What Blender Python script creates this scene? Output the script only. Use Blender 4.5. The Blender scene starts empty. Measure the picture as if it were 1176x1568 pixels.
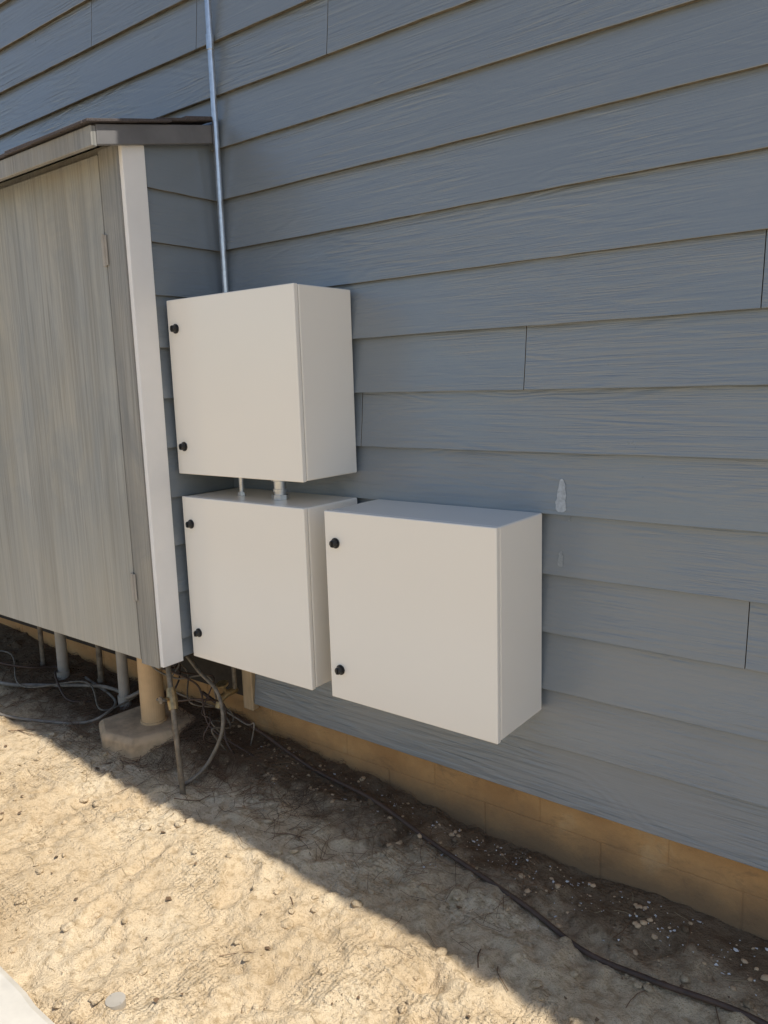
import bpy, math, random
import numpy as np
from mathutils import Vector, Matrix, Quaternion
random.seed(7); rng=np.random.default_rng(7)
CH=1.52
scene=bpy.context.scene
# ------------------------------------------------------------ helpers
def link(o,parent=None):
    scene.collection.objects.link(o)
    if parent: o.parent=parent
    return o
def empty(name):
    e=bpy.data.objects.new(name,None); e.empty_display_size=.1
    return link(e)
class MB:
    def __init__(s): s.v=[];s.f=[];s.m=[];s.r=[]
    def add(s,vs,fs,m=0,r=0.0):
        n=len(s.v); s.v+= [tuple(p) for p in vs]; s.r+=[r]*len(vs)
        s.f+=[tuple(i+n for i in f) for f in fs]; s.m+=[m]*len(fs)
    def box(s,x0,x1,y0,y1,z0,z1,m=0,r=0.0):
        v=[(x,y,z) for z in (z0,z1) for y in (y0,y1) for x in (x0,x1)]
        s.add(v,[(0,2,3,1),(4,5,7,6),(0,1,5,4),(2,6,7,3),(0,4,6,2),(1,3,7,5)],m,r)
    def tube(s,pts,rad,n=12,m=0,r=0.0,cap=True):
        pts=[Vector(p) for p in pts]; vs=[];fs=[]
        up=None
        for i,p in enumerate(pts):
            a=pts[max(i-1,0)];b=pts[min(i+1,len(pts)-1)]
            t=(b-a).normalized()
            if up is None:
                up=Vector((0,0,1)) if abs(t.z)<.9 else Vector((1,0,0))
            u=(up-t*up.dot(t)).normalized(); w=t.cross(u); up=u
            rr=rad[i] if isinstance(rad,(list,tuple)) else rad
            for k in range(n):
                an=2*math.pi*k/n
                vs.append(p+(u*math.cos(an)+w*math.sin(an))*rr)
        for i in range(len(pts)-1):
            for k in range(n):
                a=i*n+k;b=i*n+(k+1)%n
                fs.append((a,b,b+n,a+n))
        if cap:
            fs.append(tuple(range(n-1,-1,-1))); fs.append(tuple(range((len(pts)-1)*n,len(pts)*n)))
        s.add(vs,fs,m,r)
    def obj(s,name,mats,parent=None,smooth=False,bevel=0,seg=2):
        me=bpy.data.meshes.new(name); me.from_pydata(s.v,[],s.f); me.update()
        for m in mats: me.materials.append(m)
        me.polygons.foreach_set('material_index',s.m)
        at=me.attributes.new('rnd','FLOAT','POINT'); at.data.foreach_set('value',s.r)
        if smooth: me.polygons.foreach_set('use_smooth',[True]*len(s.f))
        o=bpy.data.objects.new(name,me); link(o,parent)
        if bevel:
            b=o.modifiers.new('b','BEVEL'); b.width=bevel; b.segments=seg; b.limit_method='ANGLE'; b.angle_limit=math.radians(40)
        return o
def spline(pts,n=8):
    P=[Vector(p) for p in pts]; P=[P[0]*2-P[1]]+P+[P[-1]*2-P[-2]]; out=[]
    for i in range(1,len(P)-2):
        for k in range(n):
            t=k/n
            out.append(.5*((2*P[i])+(P[i+1]-P[i-1])*t+(2*P[i-1]-5*P[i]+4*P[i+1]-P[i+2])*t*t+(3*P[i]-P[i-1]-3*P[i+1]+P[i+2])*t**3))
    out.append(P[-2]); return out
_h=rng.random((512,512))
def vn(x,y,s,o=0):
    x=np.asarray(x,float)*s+o*17.3+1000; y=np.asarray(y,float)*s+o*9.1+1000
    xi=np.floor(x).astype(int); yi=np.floor(y).astype(int); fx=x-xi; fy=y-yi
    fx=fx*fx*(3-2*fx); fy=fy*fy*(3-2*fy)
    g=lambda a,b:_h[a%512,b%512]
    return (g(xi,yi)*(1-fx)+g(xi+1,yi)*fx)*(1-fy)+(g(xi,yi+1)*(1-fx)+g(xi+1,yi+1)*fx)*fy-.5
FOOT=[]
for i in range(60):
    FOOT.append((rng.uniform(-4.2,.3),rng.uniform(-2.1,-.30),rng.uniform(0,math.pi),rng.uniform(.09,.14),rng.uniform(.035,.055),rng.uniform(.006,.013)))
def gh(x,y):
    x=np.asarray(x,float); y=np.asarray(y,float)
    h=-.035*(np.clip(x,-4,1)+1.0)
    fade=np.clip((9-np.hypot(x+1.5,y+1))/5,0,1)
    wx=x+.06*vn(x,y,4,11); wy=y+.06*vn(x,y,4,12)
    det=.5+1.1*np.clip(vn(x,y,2.7,9)+.5,0,1)
    h=h+fade*(.030*vn(x,y,1.6)+.024*vn(wx,wy,5,1)+det*(.017*vn(wx,wy,13,2)+.013*vn(wx,wy,29,3)+.008*vn(x,y,61,4)))
    lump=np.clip(vn(x,y,21,6)*vn(x,y,9,7)*4-.22,0,1); h=h+fade*.03*lump
    for (fx,fy,a,l,w,d) in FOOT:
        u=(x-fx)*math.cos(a)+(y-fy)*math.sin(a); v=-(x-fx)*math.sin(a)+(y-fy)*math.cos(a)
        q=np.sqrt((u/l)**2+(v/w)**2)+.5*vn(x,y,17,8)
        h=h-d*np.clip((1.1-q)/.3,0,1)+d*.7*np.exp(-((q-1.25)/.18)**2)
    h=h+(.03+.035*np.clip((-x-1.0)/1.2,0,1))*np.clip((y+.35)/.35,0,1)*fade
    return h
def g1(x,y): return float(gh(np.array([x]),np.array([y]))[0])
# ------------------------------------------------------------ materials
def mat(name):
    m=bpy.data.materials.new(name); m.use_nodes=True
    nt=m.node_tree; b=nt.nodes['Principled BSDF']; return m,nt,b
def N(nt,t,**k):
    n=nt.nodes.new(t)
    for a,b in k.items(): setattr(n,a,b)
    return n
def coords(nt,scale=(1,1,1),rnd=0.0):
    tc=N(nt,'ShaderNodeTexCoord'); mp=N(nt,'ShaderNodeMapping'); mp.inputs['Scale'].default_value=scale
    if rnd:
        at=N(nt,'ShaderNodeAttribute',attribute_name='rnd'); 
        ad=N(nt,'ShaderNodeVectorMath',operation='MULTIPLY_ADD'); 
        cx=N(nt,'ShaderNodeCombineXYZ')
        for i in range(3): nt.links.new(at.outputs['Fac'],cx.inputs[i])
        ad.inputs[1].default_value=(rnd,rnd*.7,rnd*1.3); nt.links.new(cx.outputs[0],ad.inputs[0]); nt.links.new(tc.outputs['Object'],ad.inputs[2])
        nt.links.new(ad.outputs[0],mp.inputs[0])
    else: nt.links.new(tc.outputs['Object'],mp.inputs[0])
    return mp.outputs[0]
def noise(nt,vec,scale,detail=4,rough=.5,dist=0):
    n=N(nt,'ShaderNodeTexNoise'); n.inputs['Scale'].default_value=scale; n.inputs['Detail'].default_value=detail
    n.inputs['Roughness'].default_value=rough; n.inputs['Distortion'].default_value=dist
    nt.links.new(vec,n.inputs['Vector']); return n.outputs['Fac']
def ramp(nt,fac,stops):
    r=N(nt,'ShaderNodeValToRGB'); e=r.color_ramp.elements
    while len(e)<len(stops): e.new(.5)
    for i,(p,c) in enumerate(stops):
        e[i].position=p; e[i].color=(c[0],c[1],c[2],1) if hasattr(c,'__len__') else (c,c,c,1)
    nt.links.new(fac,r.inputs[0]); return r.outputs[0]
def mix(nt,fac,a,b,mode='MIX'):
    m=N(nt,'ShaderNodeMix',data_type='RGBA',blend_type=mode)
    for s,v in ((m.inputs[0],fac),(m.inputs[6],a),(m.inputs[7],b)):
        if isinstance(v,bpy.types.NodeSocket): nt.links.new(v,s)
        elif hasattr(v,'__len__'): s.default_value=(v[0],v[1],v[2],1)
        else: s.default_value=v
    return m.outputs[2]
def mt(nt,op,a,b=0.0,c=None,clamp=False):
    m=N(nt,'ShaderNodeMath',operation=op); m.use_clamp=clamp
    for s,v in ((m.inputs[0],a),(m.inputs[1],b),(m.inputs[2],c)):
        if v is None: continue
        if isinstance(v,bpy.types.NodeSocket): nt.links.new(v,s)
        else: s.default_value=v
    return m.outputs[0]
def bump(nt,b,h,strength=.5,dist=.002,prev=None):
    n=N(nt,'ShaderNodeBump'); n.inputs['Strength'].default_value=strength; n.inputs['Distance'].default_value=dist
    nt.links.new(h,n.inputs['Height'])
    if prev: nt.links.new(prev,n.inputs['Normal'])
    nt.links.new(n.outputs[0],b.inputs['Normal']); return n.outputs[0]
def simple(name,c,rough=.5,metal=0,var=.15,scale=30,bs=.2,bd=.001,c2=None):
    m,nt,b=mat(name); v=coords(nt)
    f=noise(nt,v,scale,5,.6)
    c2=c2 or tuple(x*(1-var*2) for x in c)
    nt.links.new(ramp(nt,f,[(.3,c2),(.65,c)]),b.inputs['Base Color'])
    b.inputs['Roughness'].default_value=rough; b.inputs['Metallic'].default_value=metal
    if bs: bump(nt,b,f,bs,bd)
    return m
def siding_mat(name,col):
    m,nt,b=mat(name)
    v=coords(nt,(1,1,1),37.0)
    big=noise(nt,v,1.3,2)
    vg=coords(nt,(1.5,1,34),37.0)
    ga=noise(nt,vg,1.5,5,.6,1.6)
    fig=mt(nt,'SINE',mt(nt,'MULTIPLY',noise(nt,coords(nt,(1.1,1,7),37.0),1.0,2,.5,.4),75.0))
    gb=noise(nt,coords(nt,(4,1,170),37.0),1.0,3,.6,.3)
    c=mix(nt,big,tuple(x*.93 for x in col),tuple(x*1.06 for x in col))
    vd=coords(nt); dirt=noise(nt,vd,9,5,.7)
    c=mix(nt,ramp(nt,dirt,[(.58,0),(.88,.16)]),c,(.36,.33,.27))
    nt.links.new(c,b.inputs['Base Color'])
    b.inputs['Specular IOR Level'].default_value=.6
    b.inputs['Coat Weight'].default_value=.8; b.inputs['Coat Roughness'].default_value=.2; b.inputs['Coat IOR'].default_value=1.55
    nt.links.new(mt(nt,'MULTIPLY_ADD',dirt,.18,.22),b.inputs['Roughness'])
    msk=ramp(nt,noise(nt,coords(nt,(1,1,2),11.0),1.7,2),[(.35,.2),(.62,1)])
    h=mt(nt,'MULTIPLY',mt(nt,'ADD',mt(nt,'ADD',mt(nt,'MULTIPLY',ga,1.0),mt(nt,'MULTIPLY',gb,.55)),mt(nt,'MULTIPLY',fig,.14)),msk)
    p=bump(nt,b,h,1.0,.0030)
    p=bump(nt,b,noise(nt,vd,2.2,2),.5,.012,p)
    nt.links.new(p,b.inputs['Coat Normal'])
    return m
M_sid=siding_mat('siding_paint',(.205,.232,.250))
M_edge=simple('siding_edge',(.20,.165,.11),.85,var=.3,scale=25)
M_fasc=simple('fascia_paint',(.19,.185,.185),.6,var=.15,scale=8)
M_dark=simple('sheathing',(.07,.055,.04),.9)
M_trim=simple('white_trim_paint',(.89,.86,.81),.5,var=.03,scale=6,bs=.15)
def block(name,joint):
    m,nt,b=mat(name); v=coords(nt)
    f=noise(nt,v,4,6,.65); f2=noise(nt,v,90,4,.7)
    c=ramp(nt,f,[(.3,(.44,.23,.085)),(.6,(.60,.34,.135)),(.82,(.66,.47,.26))])
    if joint: c=mix(nt,.15,c,(.20,.11,.045))
    sx=N(nt,'ShaderNodeSeparateXYZ'); nt.links.new(v,sx.inputs[0])
    low=mt(nt,'ADD',mt(nt,'MULTIPLY_ADD',sx.outputs[2],-8.0,.80),mt(nt,'MULTIPLY',noise(nt,v,7,5,.7),1.2),clamp=True)
    c=mix(nt,mt(nt,'MULTIPLY',low,.88),c,(.22,.14,.075))
    st=noise(nt,coords(nt,(1,1,2)),9,6,.75,.6)
    c=mix(nt,ramp(nt,st,[(.56,0),(.7,.45)]),c,(.20,.12,.06))
    nt.links.new(c,b.inputs['Base Color']); b.inputs['Roughness'].default_value=.85
    bump(nt,b,mt(nt,'ADD',f2,f),.7,.005); return m
M_found=block('painted_block',False); M_mort=block('painted_mortar',True)
def wood(name,a,bc,c3,rnd=9.0,bounce_tint=False):
    m,nt,b=mat(name)
    v=coords(nt,(34,34,.8),rnd); f=noise(nt,v,1.2,6,.65,.5)
    f2=noise(nt,coords(nt,(150,150,2.5),rnd),1.0,4,.6)
    f3=noise(nt,coords(nt,(2.2,2.2,.8)),1.0,4,.6)
    f4=noise(nt,coords(nt,(4,4,2.2)),1.0,5,.7,1.0)
    f5=noise(nt,coords(nt,(9,9,.5)),1.0,3,.6)
    c=ramp(nt,f,[(.28,a),(.5,bc),(.78,c3)])
    c=mix(nt,ramp(nt,f2,[(.35,.6),(.55,0)]),c,tuple(x*.6 for x in a))
    c=mix(nt,ramp(nt,f3,[(.42,0),(.62,.4)]),c,(bc[0]*1.18,bc[1]*1.02,bc[2]*.78))
    c=mix(nt,ramp(nt,f4,[(.42,0),(.66,.5)]),c,(a[0]*.8,a[1]*.87,a[2]*.96))
    c=mix(nt,ramp(nt,f5,[(.5,0),(.64,.35)]),c,(a[0]*.7,a[1]*.68,a[2]*.66))
    if bounce_tint:
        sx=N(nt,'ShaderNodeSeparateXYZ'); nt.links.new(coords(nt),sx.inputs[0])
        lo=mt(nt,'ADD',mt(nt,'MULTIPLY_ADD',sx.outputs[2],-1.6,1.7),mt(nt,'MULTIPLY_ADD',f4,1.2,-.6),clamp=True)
        c=mix(nt,mt(nt,'MULTIPLY',lo,.38),c,(.66,.60,.48))  # paler toward the bottom: reflected light painted into the wood colour
    nt.links.new(c,b.inputs['Base Color']); b.inputs['Roughness'].default_value=.62
    bump(nt,b,mt(nt,'ADD',f,mt(nt,'MULTIPLY',f2,.8)),.7,.0028); return m
M_door=wood('weathered_plywood',(.30,.30,.275),(.385,.38,.345),(.47,.45,.395),bounce_tint=True)
M_board=wood('weathered_board',(.25,.245,.225),(.34,.33,.30),(.42,.395,.34))
M_tan=wood('bare_wood',(.45,.32,.18),(.62,.46,.28),(.7,.56,.37))
M_shing=simple('asphalt_shingle',(.12,.10,.095),.95,var=.3,scale=220,bs=.8,bd=.002)
def powder(name,col):
    m,nt,b=mat(name); v=coords(nt)
    d=noise(nt,v,1.6,2,.4)
    c=mix(nt,ramp(nt,d,[(.35,0),(.8,.10)]),col,(.74,.66,.54))
    nt.links.new(c,b.inputs['Base Color'])
    nt.links.new(mt(nt,'MULTIPLY_ADD',noise(nt,v,3,3,.5),.08,.18),b.inputs['Roughness'])
    b.inputs['Specular IOR Level'].default_value=.65
    p=bump(nt,b,noise(nt,v,700,1),.05,.0003)
    bump(nt,b,noise(nt,v,2.2,1),.22,.004,p)
    return m
M_pow=powder('powder_coated_steel',(.90,.845,.745))
M_black=simple('black_plastic',(.015,.015,.016),.35,bs=0)
M_gask=simple('rubber_gasket',(.03,.03,.03),.8,bs=0)
M_galv=simple('galvanised_steel',(.66,.68,.70),.28,metal=.9,var=.1,scale=60,bs=.05)
M_rust=simple('aged_pipe',(.27,.22,.16),.55,metal=.2,var=.3,scale=40)
M_brass=simple('old_brass',(.50,.36,.18),.4,metal=.7,var=.25,scale=60)
M_pvc=simple('grey_pvc',(.42,.38,.32),.5,var=.12,scale=10)
M_post=simple('tan_pipe',(.72,.48,.25),.6,var=.12,scale=6)
M_hose=simple('brown_hose',(.10,.06,.04),.6,var=.25,scale=20)
M_cable=simple('grey_cable',(.33,.28,.22),.65,var=.25,scale=20)
M_conc=simple('concrete',(.58,.54,.47),.85,var=.08,scale=14,bs=.3,bd=.002)
M_block=simple('dirty_block',(.66,.46,.27),.9,var=.2,scale=14,bs=.6,bd=.006)
M_smear=simple('caulk_smear',(.50,.53,.54),.7,var=.18,scale=90,bs=.4)
M_smear2=simple('faint_smear',(.32,.35,.36),.7,var=.15,scale=90,bs=.4)
M_chip=simple('paint_chip',(.74,.72,.68),.8,bs=0)
M_needle=simple('dry_needles',(.20,.11,.055),.8,var=.3,scale=9,bs=0)
M_leaf=simple('dead_leaf',(.22,.135,.07),.8,var=.3,scale=9,bs=0)
M_straw=simple('straw',(.48,.36,.20),.8,var=.25,scale=9,bs=0)
# ground
m,nt,b=mat('dry_dirt'); v=coords(nt)
f=noise(nt,v,2.2,7,.65); f2=noise(nt,v,38,5,.7); f3=noise(nt,v,240,2,.7)
c=ramp(nt,f,[(.3,(.54,.405,.25)),(.5,(.68,.53,.345)),(.72,(.77,.64,.45))])
c=mix(nt,ramp(nt,f2,[(.36,.65),(.50,0)]),c,(.38,.27,.15))
c=mix(nt,ramp(nt,f3,[(.3,.55),(.45,0)]),c,(.31,.215,.12))
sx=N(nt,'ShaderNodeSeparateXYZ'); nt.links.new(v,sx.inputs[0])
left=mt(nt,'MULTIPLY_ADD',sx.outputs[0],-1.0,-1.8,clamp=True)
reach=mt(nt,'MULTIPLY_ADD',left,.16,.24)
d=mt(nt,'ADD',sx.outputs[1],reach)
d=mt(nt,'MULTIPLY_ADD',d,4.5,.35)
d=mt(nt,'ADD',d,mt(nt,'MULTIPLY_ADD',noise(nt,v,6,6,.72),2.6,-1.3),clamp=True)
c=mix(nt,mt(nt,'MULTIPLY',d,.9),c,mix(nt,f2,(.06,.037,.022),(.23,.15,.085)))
nt.links.new(c,b.inputs['Base Color']); b.inputs['Roughness'].default_value=.95; b.inputs['Specular IOR Level'].default_value=.1
vo=N(nt,'ShaderNodeTexVoronoi'); vo.inputs['Scale'].default_value=70; vo.inputs['Randomness'].default_value=.3; nt.links.new(coords(nt),vo.inputs['Vector'])
tm=ramp(nt,noise(nt,v,3.4,2),[(.50,0),(.58,1)])
tr=mt(nt,'MULTIPLY',mt(nt,'SUBTRACT',.6,vo.outputs['Distance']),tm)
f6=noise(nt,v,110,3,.7)
p=bump(nt,b,mt(nt,'ADD',mt(nt,'MULTIPLY',f2,.75),mt(nt,'ADD',mt(nt,'MULTIPLY',f3,.25),mt(nt,'MULTIPLY',f6,.6))),1.0,.015)
bump(nt,b,tr,.9,.008,p)
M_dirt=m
# ------------------------------------------------------------ ground sheet
def axis(dense0,dense1,st,mid0,mid1,mst,far):
    a=list(np.arange(dense0,dense1,st)); l=list(np.arange(mid0,dense0,mst)); r=list(np.arange(dense1,mid1,mst))
    L=[];d=.3;x=mid0
    while x>-far: x-=d; d*=1.5; L.append(x)
    R=[];d=.3;x=mid1
    while x<far: R.append(x); x+=d; d*=1.5
    R.append(far)
    return np.array(L[::-1]+l+a+r+R)
xs=axis(-4.3,.3,.0095,-8,4,.08,250); ys=axis(-1.6,.04,.0085,-5,1.0,.08,250)
X,Y=np.meshgrid(xs,ys); Z=gh(X,Y)
nx,ny=len(xs),len(ys)
me=bpy.data.meshes.new('ground'); me.vertices.add(nx*ny)
me.vertices.foreach_set('co',np.stack([X,Y,Z],-1).reshape(-1).astype(np.float32))
i=np.arange((nx-1)*(ny-1)); r_,c_=i//(nx-1),i%(nx-1); a=r_*nx+c_
q=np.stack([a,a+1,a+1+nx,a+nx],-1).reshape(-1)
me.loops.add(len(q)); me.loops.foreach_set('vertex_index',q.astype(np.int32))
me.polygons.add(len(i)); me.polygons.foreach_set('loop_start',(np.arange(len(i))*4).astype(np.int32)); me.polygons.foreach_set('loop_total',np.full(len(i),4,np.int32))
me.polygons.foreach_set('use_smooth',[True]*len(i)); me.update(calc_edges=True); me.validate()
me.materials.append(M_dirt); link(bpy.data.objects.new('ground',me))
# concrete path
B=MB(); n=150
vs=[];fs=[]
for k in range(n+1):
    x=-7+8.6*k/n
    e=-1.275+.03*float(vn(x,0,4,6))+.022*float(vn(x,0,17,7))
    z=.030-.035*(max(x,-4)+1)
    vs+=[(x,e+.01,z-.09),(x,e,z-.008),(x,e-.014,z),(x,-2.3,z),(x,-2.31,z-.09)]
for k in range(n):
    for j in range(4):
        a=k*5+j; fs.append((a,a+1,a+6,a+5))
B.add(vs,fs); B.obj('concrete_path',[M_conc])
# ------------------------------------------------------------ house
house=empty('house')
LAP=.1783; ZB=CH-1.283; ROWS=21
HX0,HX1=-8.5,4.5
seams={13:[-1.757],15:[-3.025],14:[-2.381],8:[-.4416],7:[-1.061],3:[-.439],6:[-1.672],16:[-4.9],17:[-3.9]}
YB=-.017; YT=.004
def board(B,x0,x1,z0,lapz,f=lambda x,y,z:(x,y,z),yb=YB,yt=YT,rnd=0.,o=0,m=0):
    n=max(2,int((x1-x0)/.06)); vs=[]
    for k in range(n+1):
        x=x0+(x1-x0)*k/n
        wz=.0026*float(vn(x,z0,2.5,o))+.0016*float(vn(x,z0,30,o+1)); wy=.003*float(vn(x,z0,1.2,o+2))
        prof=[(yb+.0165+wy,z0+wz+.0005),(yb+.0015+wy,z0+wz),(yb+wy,z0+wz+.0015),(yb*.5+yt*.5+wy,z0+lapz*.5),(yt+wy,z0+lapz+.022),(yt+.006+wy,z0+lapz+.022)]
        vs+=[f(x,y,z) for y,z in prof]
    base=len(B.v); B.v+=vs; B.r+=[rnd]*len(vs)
    fs=[]
    for k in range(n):
        for j in range(5):
            a=k*6+j; fs.append(((a,a+6,a+7,a+1),1 if j==0 else m))
    fs.append((tuple(range(6)),1)); fs.append((tuple(range(n*6+5,n*6-1,-1)),1))
    for q,mm in fs: B.f.append(tuple(i+base for i in q)); B.m.append(mm)
B=MB()
for k in range(ROWS):
    z0=ZB+k*LAP
    s=seams.get(k,[.4+((k*.37)%.85)])
    ss=[]; x=s[0]
    while x>HX0: ss.append(x); x-=3.66
    x=s[0]+3.66
    while x<HX1: ss.append(x); x+=3.66
    if k==12: ss=[-4.5,.6,2.8]
    ss=sorted(ss); xsn=[HX0]+ss+[HX1]
    if k<4: xsn=[-2.287]+[q for q in ss if q>-2.2]+[HX1]
    for a_,b_ in zip(xsn[:-1],xsn[1:]):
        board(B,a_+.0012,b_-.0012,z0,LAP,rnd=random.random(),o=k)
B.obj('lap_siding',[M_sid,M_edge],house)
B=MB(); B.box(HX0,HX1,.013,.10,ZB+.002,ZB+ROWS*LAP+.02); B.obj('sheathing',[M_dark],house)
B=MB(); B.box(-2.345,-2.289,-.022,.012,ZB-.03,ZB+.33); B.obj('end_trim',[M_tan],house,bevel=.003)
B=MB()
for row,(za,zb,off) in enumerate([(ZB-.105,ZB-.001,0),(ZB-.105-.2,ZB-.105-.002,.2),(ZB-.105-.4,ZB-.105-.202,0)]):
    x=-.625+off+12*.4
    while x>HX0:
        dy=random.uniform(-.0007,.0007)
        B.box(x-.4+.0022,x-.0022,.022+dy,.10,za,zb,0,random.random()); x-=.4
B.obj('foundation_blocks',[M_found],house,bevel=.002)
B=MB(); B.box(HX0,HX1,.0240,.12,-.4,ZB-.002); B.obj('mortar_joints',[M_mort],house)
B=MB()
ZT=ZB+ROWS*LAP
B.box(HX0,HX0+.12,.13,8,-.2,ZT); B.box(HX1-.12,HX1,.13,8,-.2,ZT); B.box(HX0,HX1,8.01,8.13,-.2,ZT)
B.obj('rear_walls',[M_sid],house)
B=MB()
EY=-.345; EZ=ZT+.02
B.box(HX0-.3,HX1+.3,EY,.2,EZ,EZ+.02); B.box(HX0-.3,HX1+.3,EY-.022,EY-.002,EZ-.02,EZ+.15)
B.obj('eave',[M_fasc],house)
B=MB()
ry=4.06; sl=.42
for sgn in (0,1):
    ya,yb=(EY-.03,ry) if not sgn else (8.5,ry)
    za=EZ+.152; zb=za+abs(ry-ya)*sl
    v=[(HX0-.35,ya,za),(HX1+.35,ya,za),(HX1+.35,yb,zb),(HX0-.35,yb,zb)]
    v+=[(p[0],p[1],p[2]+.03) for p in v]
    B.add(v,[(3,2,1,0),(4,5,6,7),(0,1,5,4),(1,2,6,5),(2,3,7,6),(3,0,4,7)])
B.obj('roof',[M_shing],house)
B=MB()
for x in (HX0+.02,HX1-.1):
    B.add([(x,-.0,EZ+.03),(x,8.13,EZ+.03),(x,ry,EZ+.15+4*sl),(x+.08,-.0,EZ+.03),(x+.08,8.13,EZ+.03),(x+.08,ry,EZ+.15+4*sl)],[(0,1,2),(5,4,3),(0,3,4,1),(1,4,5,2),(2,5,3,0)])
B.obj('gables',[M_sid],house)
def smear(name,x,z,w,h,mtl,n=3):
    B=MB()
    def P(px,pz,q):
        k=int((pz-ZB)//LAP); fr=(pz-ZB)/LAP-k
        wy=.003*float(vn(px,ZB+k*LAP,1.2,k+2))
        return (px,YB+(YT-YB)*fr*LAP/(LAP+.022)+wy-.0009-.0003*q,pz)
    for q in range(n):
        cx=x+random.uniform(-.15,.15)*w; ww=w*(1-.25*q); N_=26; L=[];Rr=[]
        a0,a1=random.uniform(0,9),random.uniform(0,9)
        for i in range(N_+1):
            t=i/N_; zz=z+h*(.5-t)*(1-.12*q)
            taper=(.62+.38*t)*math.sqrt(min(1,t*5+.05))*math.sqrt(min(1,(1-t)*9+.25))
            lw=ww*.5*taper*(1+.9*float(vn(t*9+a0,0,1,3))); rw=ww*.5*taper*(1+.9*float(vn(t*8+a1,0,1,4)))
            L.append(P(cx-lw,zz,q)); Rr.append(P(cx+rw,zz,q))
        vs=L+Rr; B.add(vs,[(i,i+1,N_+1+i+1,N_+1+i) for i in range(N_)])
    B.obj(name,[mtl])
smear('caulk_smear',-.945,CH-.335,.029,.094,M_smear)
smear('caulk_smear.001',-.947,CH-.520,.014,.045,M_smear2,2)
smear('caulk_smear.002',-.925,CH-.40,.006,.02,M_smear2,1)
# ------------------------------------------------------------ shed
shed=empty('storage_shed')
SX=-2.33; SY=-.41; SB=CH-1.006; ST=CH+.80; SL=-4.75
B=MB()
for k in range(1,14):
    z0=ZB+k*LAP
    if z0+LAP<SB: continue
    zb=max(z0,SB+.01)
    lz=LAP if zb==z0 else z0+LAP-zb
    if z0>ST+.02: break
    lz=min(lz,ST+.10-zb)
    board(B,-.318,.010,zb,lz,f=lambda x,y,z:(SX-y-.008,x,z),yb=-.014,yt=.003,rnd=random.random(),o=k+40)
B.obj('side_siding',[M_sid,M_edge],shed)
B=MB(); B.box(SX-.04,SX-.0125,-.385,.010,SB+.005,ST+.02); B.box(SL,SL+.03,-.385,.010,SB,ST+.02)
B.box(SL,SX-.02,-.38,.0,SB-.004,SB+.02); B.obj('carcass',[M_dark],shed)
B=MB(); B.box(SX-.012,SX+.008,SY,-.320,SB-.004,ST+.01); B.obj('corner_trim',[M_trim],shed,bevel=.002)
B=MB(); B.box(SX-.118,SX-.0135,SY-.006,SY+.02,SB-.01,ST,0,.3); B.obj('corner_board',[M_board],shed,bevel=.002)
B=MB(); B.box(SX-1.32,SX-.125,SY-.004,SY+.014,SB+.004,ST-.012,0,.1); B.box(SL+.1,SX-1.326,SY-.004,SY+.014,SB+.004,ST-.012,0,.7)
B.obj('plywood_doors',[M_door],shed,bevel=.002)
B=MB(); B.box(SL,SL+.095,SY-.006,SY+.02,SB-.01,ST); B.box(SL,SX-.02,SY+.022,SY+.05,ST-.08,ST+.02); B.box(SL,SX-.02,SY+.022,SY+.05,SB,SB+.06)
B.obj('framing',[M_board],shed)
B=MB()
for z in (CH+.475,CH-.72):
    B.box(SX-.140,SX-.1235,SY-.009,SY-.0065,z-.05,z+.05); B.box(SX-.1205,SX-.106,SY-.0115,SY-.0085,z-.05,z+.05)
    B.tube([(SX-.122,SY-.012,z-.053),(SX-.122,SY-.012,z+.053)],.005,10)
B.obj('hinges',[M_pvc],shed)
def rz(y): return CH+.835+(y+.51)*.215
RX=SX+.028
B=MB()
def slab(x0,x1,y0,y1,t0,t1,m=0,r=0.):
    v=[(x,y,rz(y)+t) for t in (t0,t1) for y in (y0,y1) for x in (x0,x1)]
    B.add(v,[(0,2,3,1),(4,5,7,6),(0,1,5,4),(2,6,7,3),(0,4,6,2),(1,3,7,5)],m,r)
slab(SL-.05,RX-.022,-.49,-.018,-.016,-.004); B.obj('roof_deck',[M_board],shed)
B=MB(); slab(RX-.020,RX,-.512,-.030,-.066,-.003,0,.2); B.obj('rake_board',[M_fasc],shed,bevel=.003)
B=MB(); v0=CH+.835
B.box(SL-.05,RX-.001,-.532,-.5125,v0-.072,v0-.010,0,.5); B.obj('front_fascia',[M_board],shed,bevel=.003)
B=MB()
for r_i,(y0,y1) in enumerate([(-.548,-.36),(-.42,-.22),(-.29,-.10),(-.16,-.019)]):
    x=SL-.07+ .1*(r_i%2)
    while x<RX+.005:
        w_=random.uniform(.12,.2); x1=min(x+w_,RX+.012+random.uniform(-.006,.008))
        t=.001+.006*r_i*.6+random.uniform(0,.003)
        if x1-x>.02: slab(x,x1-.004,y0+random.uniform(-.01,.01),y1,t-.002,t+.006+random.uniform(0,.006),0,random.random())
        x+=w_
B.obj('shingles',[M_shing],shed,bevel=.0015,seg=1)
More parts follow.
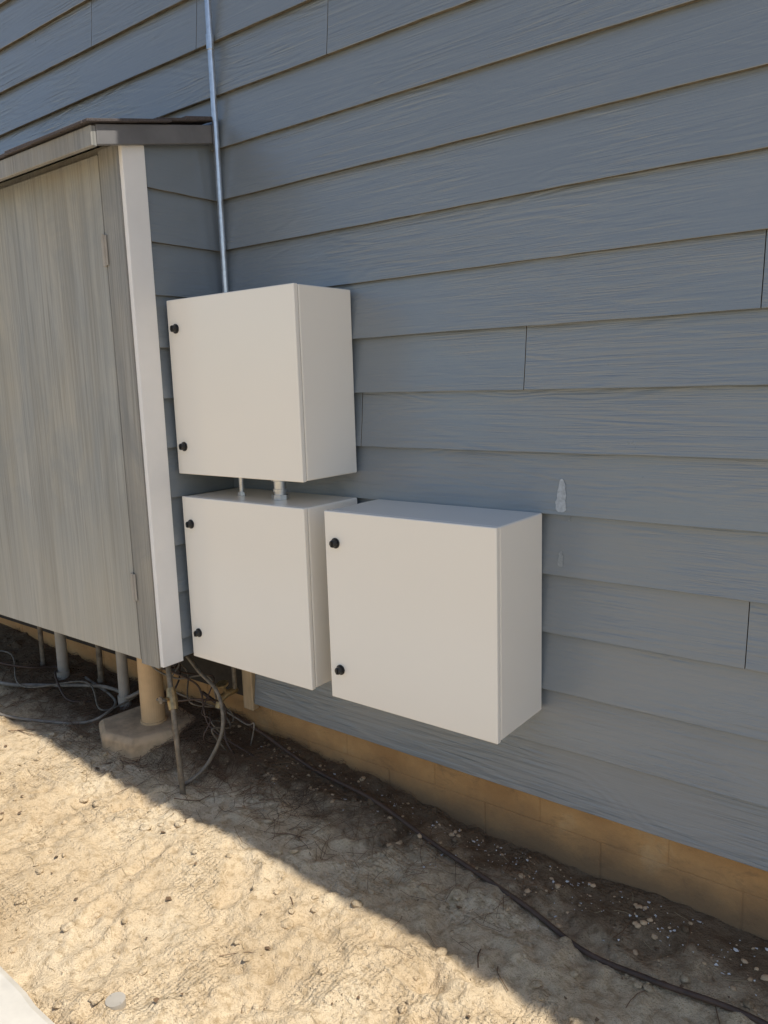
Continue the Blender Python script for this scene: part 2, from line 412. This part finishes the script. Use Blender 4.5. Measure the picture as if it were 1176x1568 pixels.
# ------------------------------------------------------------ enclosures
def enclosure(x0,z0,w=.608,h=.608,d=.29):
    e=empty('electrical_enclosure'); x1=x0+w; z1=z0+h
    B=MB(); B.box(x0+.002,x1-.001,-d+.0215,-.0195,z0+.002,z1-.001); B.obj('body',[M_pow],e,bevel=.005,seg=3)
    B=MB(); B.box(x0+.006,x1-.005,-d+.012,-d+.0235,z0+.006,z1-.005); B.obj('gasket',[M_gask],e)
    B=MB(); B.box(x0,x1,-d,-d+.0185,z0,z1); B.obj('door',[M_pow],e,bevel=.0035,seg=3)
    B=MB()
    for xx in (x0+.06,x1-.06):
        for zz in (z0+.05,z1-.05): B.tube([(xx,-.021,zz),(xx,.004,zz)],.012,12)
    B.obj('standoffs',[M_galv],e)
    B=MB()
    zc=(z0+z1)/2
    for s in (-1,1):
        z=zc+s*.205; x=x0+.043
        B.tube([(x,-d+.001,z),(x,-d-.003,z),(x,-d-.0035,z)],[.0165,.0165,.015],24)
        B.tube([(x,-d-.003,z),(x,-d-.017,z),(x,-d-.019,z)],[.0125,.0115,.009],24)
        B.box(x-.0022,x+.0022,-d-.0225,-d-.018,z-.009,z+.009)
    B.obj('quarter_turn_locks',[M_black],e)
    return e
enclosure(-2.306,CH-.305,w=.617)
enclosure(-2.300,CH-.996)
enclosure(-1.606,CH-.995)
# ------------------------------------------------------------ conduits
B=MB()
xx_=-2.286
B.tube([(xx_,-.032,CH+.29),(xx_,-.032,CH+2.2),(xx_-.001,-.032,ZT-.01)],.0115,16)
for z in (CH+1.80,):
    B.box(xx_-.016,xx_+.016,-.0465,-.0435,z-.009,z+.009); B.box(xx_+.016,xx_+.04,-.0205,-.0185,z-.009,z+.009)
B.tube([(xx_,-.032,CH+.30),(xx_,-.032,CH+.325)],.016,16)
B.tube([(xx_,-.032,CH+1.18),(xx_,-.032,CH+1.23)],.0145,16)
B.obj('electrical_conduit',[M_galv],smooth=False)
B=MB()
x,y=-1.915,-.17
B.tube([(x,y,CH-.39),(x,y,CH-.30)],.021,20); B.tube([(x,y,CH-.389),(x,y,CH-.372)],.030,8); B.tube([(x,y,CH-.325),(x,y,CH-.306)],.030,8); B.tube([(x,y,CH-.362),(x,y,CH-.352)],.0245,20)
B.obj('conduit_nipple',[M_galv],bevel=.001)
B=MB(); x,y=-2.11,-.17
B.tube([(x,y,CH-.39),(x,y,CH-.30)],.009,14); B.tube([(x,y,CH-.389),(x,y,CH-.375)],.015,6); B.obj('conduit_nipple.001',[M_galv],bevel=.001)
# ------------------------------------------------------------ under-shed things
def smooth_tube(name,pts,rad,mt_,n=10,seg=8):
    B=MB(); B.tube(spline(pts,seg),rad,n); return B.obj(name,[mt_],smooth=True)
B=MB(); B.tube([(-2.72,-.20,.10),(-2.715,-.20,.52)],.050,32); B.tube([(-2.72,-.20,.085),(-2.72,-.20,.135)],.055,32); B.obj('support_post',[M_post],bevel=.002)
B=MB()
prof=[(-2.95,-.32),(-2.80,-.40),(-2.63,-.375),(-2.56,-.22),(-2.60,-.05),(-2.80,-.02),(-2.91,-.06)]
zt=.125;zb=-.02
k=len(prof); cx=-2.77;cy=-.2
vs=[(x,y,zb) for x,y in prof]+[(x,y,zt-.02) for x,y in prof]+[(cx+(x-cx)*.9,cy+(y-cy)*.9,zt+random.uniform(-.006,.006)) for x,y in prof]
fs=[tuple(range(k-1,-1,-1)),tuple(range(2*k,3*k))]
for L in (0,1):
    for i in range(k): fs.append((L*k+i,L*k+(i+1)%k,(L+1)*k+(i+1)%k,(L+1)*k+i))
B.add(vs,fs); B.obj('concrete_block',[M_block],bevel=.008)
for i,(x,y,r) in enumerate([(-3.55,-.13,.026),(-3.02,-.14,.024),(-3.76,-.12,.012),(-3.30,-.08,.014)]):
    B=MB(); B.tube([(x,y,-.02),(x+.01,y,.56)],r,20); B.tube([(x,y,.10),(x,y,.15)],r*1.2,20)
    B.obj('drain_pipe' if i<2 else 'water_pipe',[M_pvc if i<2 else M_rust],bevel=.001)
B=MB(); B.tube([(-2.475,-.285,.53),(-2.44,-.305,.42),(-2.19,-.462,.0)],.0105,12)
B.obj('riser_pipe',[M_rust],smooth=True)
vpar=empty('shutoff_valve'); B=MB(); c=Vector((-2.395,-.332,.345))
B.tube([c+Vector((-.02,.012,.035)),c,c+Vector((.02,-.012,-.035))],[.017,.021,.017],12)
B.tube([c,c+Vector((.0,-.045,.012))],.008,10); B.obj('valve_body',[M_brass],vpar)
B=MB(); h=c+Vector((0,-.048,.012)); B.tube([h+Vector((-.026,0,-.004)),h+Vector((.026,0,.004))],.006,8); B.tube([h,h+Vector((0,-.006,0))],.014,12); B.obj('valve_handle',[M_rust],vpar)
smooth_tube('electrical_cable.003',[(-2.5,-.2,.50),(-2.40,-.20,.42),(-2.26,-.22,.36),(-2.21,-.25,.24),(-2.24,-.30,.12),(-2.27,-.36,.065),(-2.32,-.42,.03)],.0075,M_rust)
for qi in range(6):
    pts=[(-2.62+random.uniform(-.1,.1),-.1,.52)]
    for t in range(6):
        pts.append((-2.62+.42*t/5*random.uniform(.7,1.1)+random.uniform(-.05,.05),-.12+random.uniform(-.13,.05),.42-.27*t/5+random.uniform(-.06,.06)))
    pts.append((pts[-1][0]+random.uniform(-.1,.1),-.08+random.uniform(-.1,.04),.04))
    smooth_tube('loose_wire',pts,random.choice([.003,.004,.0055]),[M_rust,M_hose,M_cable,M_hose,M_rust,M_hose][qi],8)
fau=empty('hose_bibb'); B=MB()
p=Vector((-2.375,-.03,.285))
B.tube([p,p+Vector((0,-.05,0)),p+Vector((0,-.085,-.012)),p+Vector((0,-.10,-.045))],[.013,.015,.016,.014],12)
B.tube([p+Vector((0,-.055,0)),p+Vector((0,-.07,.04))],.008,8); B.obj('spout',[M_brass],fau)
B=MB(); q=p+Vector((0,-.071,.042)); B.tube([q,q+Vector((0,-.002,.008))],.026,10); B.obj('handle',[M_brass],fau)
B=MB(); B.tube([(-2.36,-.05,.30),(-2.36,-.05,.52)],.009,10); B.obj('water_pipe',[M_rust])
smooth_tube('garden_hose',[(-2.56,-.06,.24),(-2.42,-.05,.19),(-2.2,-.05,.14),(-2.0,-.055,g1(-2,-.055)+.012),(-1.87,-.065,g1(-1.87,-.065)+.01),(-1.6,-.105,g1(-1.6,-.105)+.01),(-1.3,-.16,g1(-1.3,-.16)+.008),(-.955,-.225,g1(-.955,-.225)+.010),(-.75,-.27,g1(-.75,-.27)+.012),(-.56,-.28,g1(-.56,-.28)+.012),(-.3,-.26,g1(-.3,-.26)+.010),(.1,-.30,g1(.1,-.3)+.009),(.8,-.33,g1(.8,-.33)+.01),(1.8,-.38,g1(1.8,-.38)+.01)],.0075,M_hose)
smooth_tube('garden_hose.001',[(x,y,g1(x,y)+.012+dz) for x,y,dz in [(-5.0,-.5,0),(-4.3,-.42,0),(-3.77,-.35,0),(-3.55,-.25,.0),(-3.25,-.12,.02),(-3.05,-.11,.04),(-2.95,-.16,.06),(-2.88,-.05,.08)]],.009,M_cable)
smooth_tube('electrical_cable',[(x,y,g1(x,y)+.009+dz) for x,y,dz in [(-4.6,-.62,0),(-4.0,-.58,0),(-3.44,-.52,0),(-3.25,-.42,.0),(-3.05,-.335,.01),(-2.99,-.26,.02),(-3.1,-.14,.01),(-3.4,-.1,.0)]],.0065,M_cable)
smooth_tube('electrical_cable.002',[(x,y,g1(x,y)+.007+dz) for x,y,dz in [(-4.2,-.2,.02),(-3.9,-.3,.06),(-3.72,-.22,.03),(-3.66,-.1,.0),(-3.5,-.2,.05),(-3.3,-.26,.01),(-3.2,-.2,.0)]],.005,M_hose)
smooth_tube('electrical_cable.004',[(x,y,g1(x,y)+.007+dz) for x,y,dz in [(-4.4,-.35,.0),(-4.0,-.18,.04),(-3.6,-.32,.02),(-3.3,-.16,.05),(-3.05,-.24,.02),(-2.98,-.1,.03)]],.0045,M_rust)
zg=g1(-1.59,-1.144)+.014
B=MB(); B.tube([(-1.59,-1.144,zg-.04),(-1.59,-1.144,zg+.004),(-1.59,-1.144,zg+.0042),(-1.59,-1.144,zg-.004)],[.024,.024,.016,.0155],28,cap=False)
B.tube([(-1.59,-1.144,zg-.012),(-1.59,-1.144,zg-.003)],.0155,20,1); B.tube([(-1.59,-1.144,zg-.004),(-1.59,-1.144,zg+.003)],.006,12,0)
B.obj('sprinkler_head',[M_pvc,M_black],smooth=False)
# ------------------------------------------------------------ clods, litter
import bmesh
bm=bmesh.new(); bmesh.ops.create_icosphere(bm,subdivisions=2,radius=1); bm.verts.ensure_lookup_table()
IV=np.array([v.co[:] for v in bm.verts]); IF=[tuple(v.index for v in f.verts) for f in bm.faces]; bm.free()
def scatter(name,n,xr,yf,sf,mt_,flat=.7):
    V=[];F=[]; px=rng.uniform(xr[0],xr[1],n); py=np.array([yf() for _ in range(n)]); pz=gh(px,py)
    for i in range(n):
        if abs(px[i]+1.59)<.04 and abs(py[i]+1.144)<.04: continue
        s=sf(); 
        d=1+.35*(vn(IV[:,0]*1+i,IV[:,1]+IV[:,2]*1.7,1.6,i%7))*2
        P=IV*d[:,None]*s*np.array([rng.uniform(.8,1.3),rng.uniform(.7,1.1),flat*rng.uniform(.6,1)])
        an=rng.uniform(0,6.28); c,s_=math.cos(an),math.sin(an)
        P=np.stack([P[:,0]*c-P[:,1]*s_,P[:,0]*s_+P[:,1]*c,P[:,2]],-1)+np.array([px[i],py[i],pz[i]+s*.15])
        k=len(V); V+=P.tolist(); F+=[tuple(q+k for q in f) for f in IF]
    me=bpy.data.meshes.new(name); me.from_pydata(V,[],F); me.update(); me.materials.append(mt_)
    me.polygons.foreach_set('use_smooth',[True]*len(F)); return link(bpy.data.objects.new(name,me))
scatter('dirt_clods',2200,(-4.3,.4),lambda:rng.uniform(-1.6,-.02),lambda:.0022+.015*rng.random()**5,M_dirt)
scatter('gravel',420,(-2.4,.4),lambda:-abs(rng.normal(0,.14))-.01,lambda:.002+.008*rng.random()**3,M_block)
def litter(name,n,xf,yf,L,wd,mt_,lift=.004):
    B=MB()
    X0=[];info=[]
    for i in range(n):
        x=xf();y=yf(); a=rng.uniform(0,math.pi); l=rng.uniform(*L); bend=rng.uniform(-.5,.5)
        for k in range(4):
            u=(k/3-.5)*l; aa=a+bend*u/l
            X0.append((x+math.cos(aa)*u,min(.015,y+math.sin(aa)*u)))
        info.append((rng.uniform(.001,lift),rng.uniform(-lift,lift)))
    X0=np.array(X0); ZZ=gh(X0[:,0],X0[:,1])
    for i,(lf,ti) in enumerate(info):
        pts=[(X0[i*4+k][0],X0[i*4+k][1],ZZ[i*4+k]+lf+ti*(k/3-.5)) for k in range(4)]
        B.tube(pts,wd*rng.uniform(.7,1.3),4,0,rng.random())
    return B.obj(name,[mt_])
litter('pine_needles',3200,lambda:float(np.clip(rng.normal(-2.75,.7),-4.3,-1.0)),lambda:min(.0,float(rng.normal(-.17,.13))),(.04,.12),.0007,M_needle,.02)
litter('straw',420,lambda:rng.uniform(-4.2,.2),lambda:rng.uniform(-1.5,-.02),(.015,.06),.0007,M_straw,.004)
litter('twigs',44,lambda:rng.uniform(-4,.2),lambda:-abs(float(rng.normal(0,.3)))-.03,(.05,.14),.0015,M_needle,.006)
def flakes(name,n,xf,yf,sf,mt_,curl=.004):
    B=MB()
    for i in range(n):
        x=xf(); y=yf(); z=g1(x,y)+.003; s=sf(); a=rng.uniform(0,6.28)
        vs=[(x+math.cos(a+q)*s*rng.uniform(.5,1.2),y+math.sin(a+q)*s*rng.uniform(.4,1.0),z+rng.uniform(0,curl)) for q in (0,1.2,2.5,3.8,5)]
        B.add(vs,[(0,1,2,3,4)])
    B.obj(name,[mt_])
flakes('paint_chips',260,lambda:float(np.clip(rng.normal(-.8,.6),-2.2,.3)),lambda:-abs(float(rng.normal(.0,.10)))-.02,lambda:.0018+.006*rng.random()**4,M_chip)
flakes('dead_leaves',320,lambda:rng.uniform(-4.1,.2),lambda:rng.uniform(-1.4,-.02),lambda:.002+.011*rng.random()**3,M_leaf,.007)
# ------------------------------------------------------------ light
s=Vector((.48,.030,.877)).normalized()
sun=bpy.data.lights.new('sun','SUN'); sun.energy=5; sun.angle=math.radians(.5); sun.color=(1,.95,.86)
so=link(bpy.data.objects.new('sun',sun)); so.rotation_mode='QUATERNION'; so.rotation_quaternion=s.to_track_quat('Z','Y'); so.location=(3,2,9)
w=bpy.data.worlds.new('World'); scene.world=w; w.use_nodes=True; nt=w.node_tree
sk=nt.nodes.new('ShaderNodeTexSky'); sk.sky_type='NISHITA'; sk.sun_disc=False
sk.sun_elevation=math.asin(s.z); sk.sun_rotation=math.atan2(s.x,s.y)
nt.links.new(sk.outputs[0],nt.nodes['Background'].inputs[0]); nt.nodes['Background'].inputs[1].default_value=.15
# ------------------------------------------------------------ camera
R=Vector((.7918,.6098,-.0307)).normalized(); F=Vector((-.6057,.7782,-.1652)); F=(F-R*F.dot(R)).normalized(); U=R.cross(F)
cam=bpy.data.cameras.new('camera'); cam.sensor_fit='HORIZONTAL'; cam.sensor_width=36; cam.lens=36*1190/1176; cam.clip_start=.02; cam.clip_end=800
co=link(bpy.data.objects.new('camera',cam))
mw=Matrix((R,U,-F)).transposed().to_4x4(); mw.translation=Vector((0,-2.05,CH)); co.matrix_world=mw
scene.camera=co
scene.view_settings.view_transform='Standard'; scene.view_settings.look='None'; scene.view_settings.exposure=0
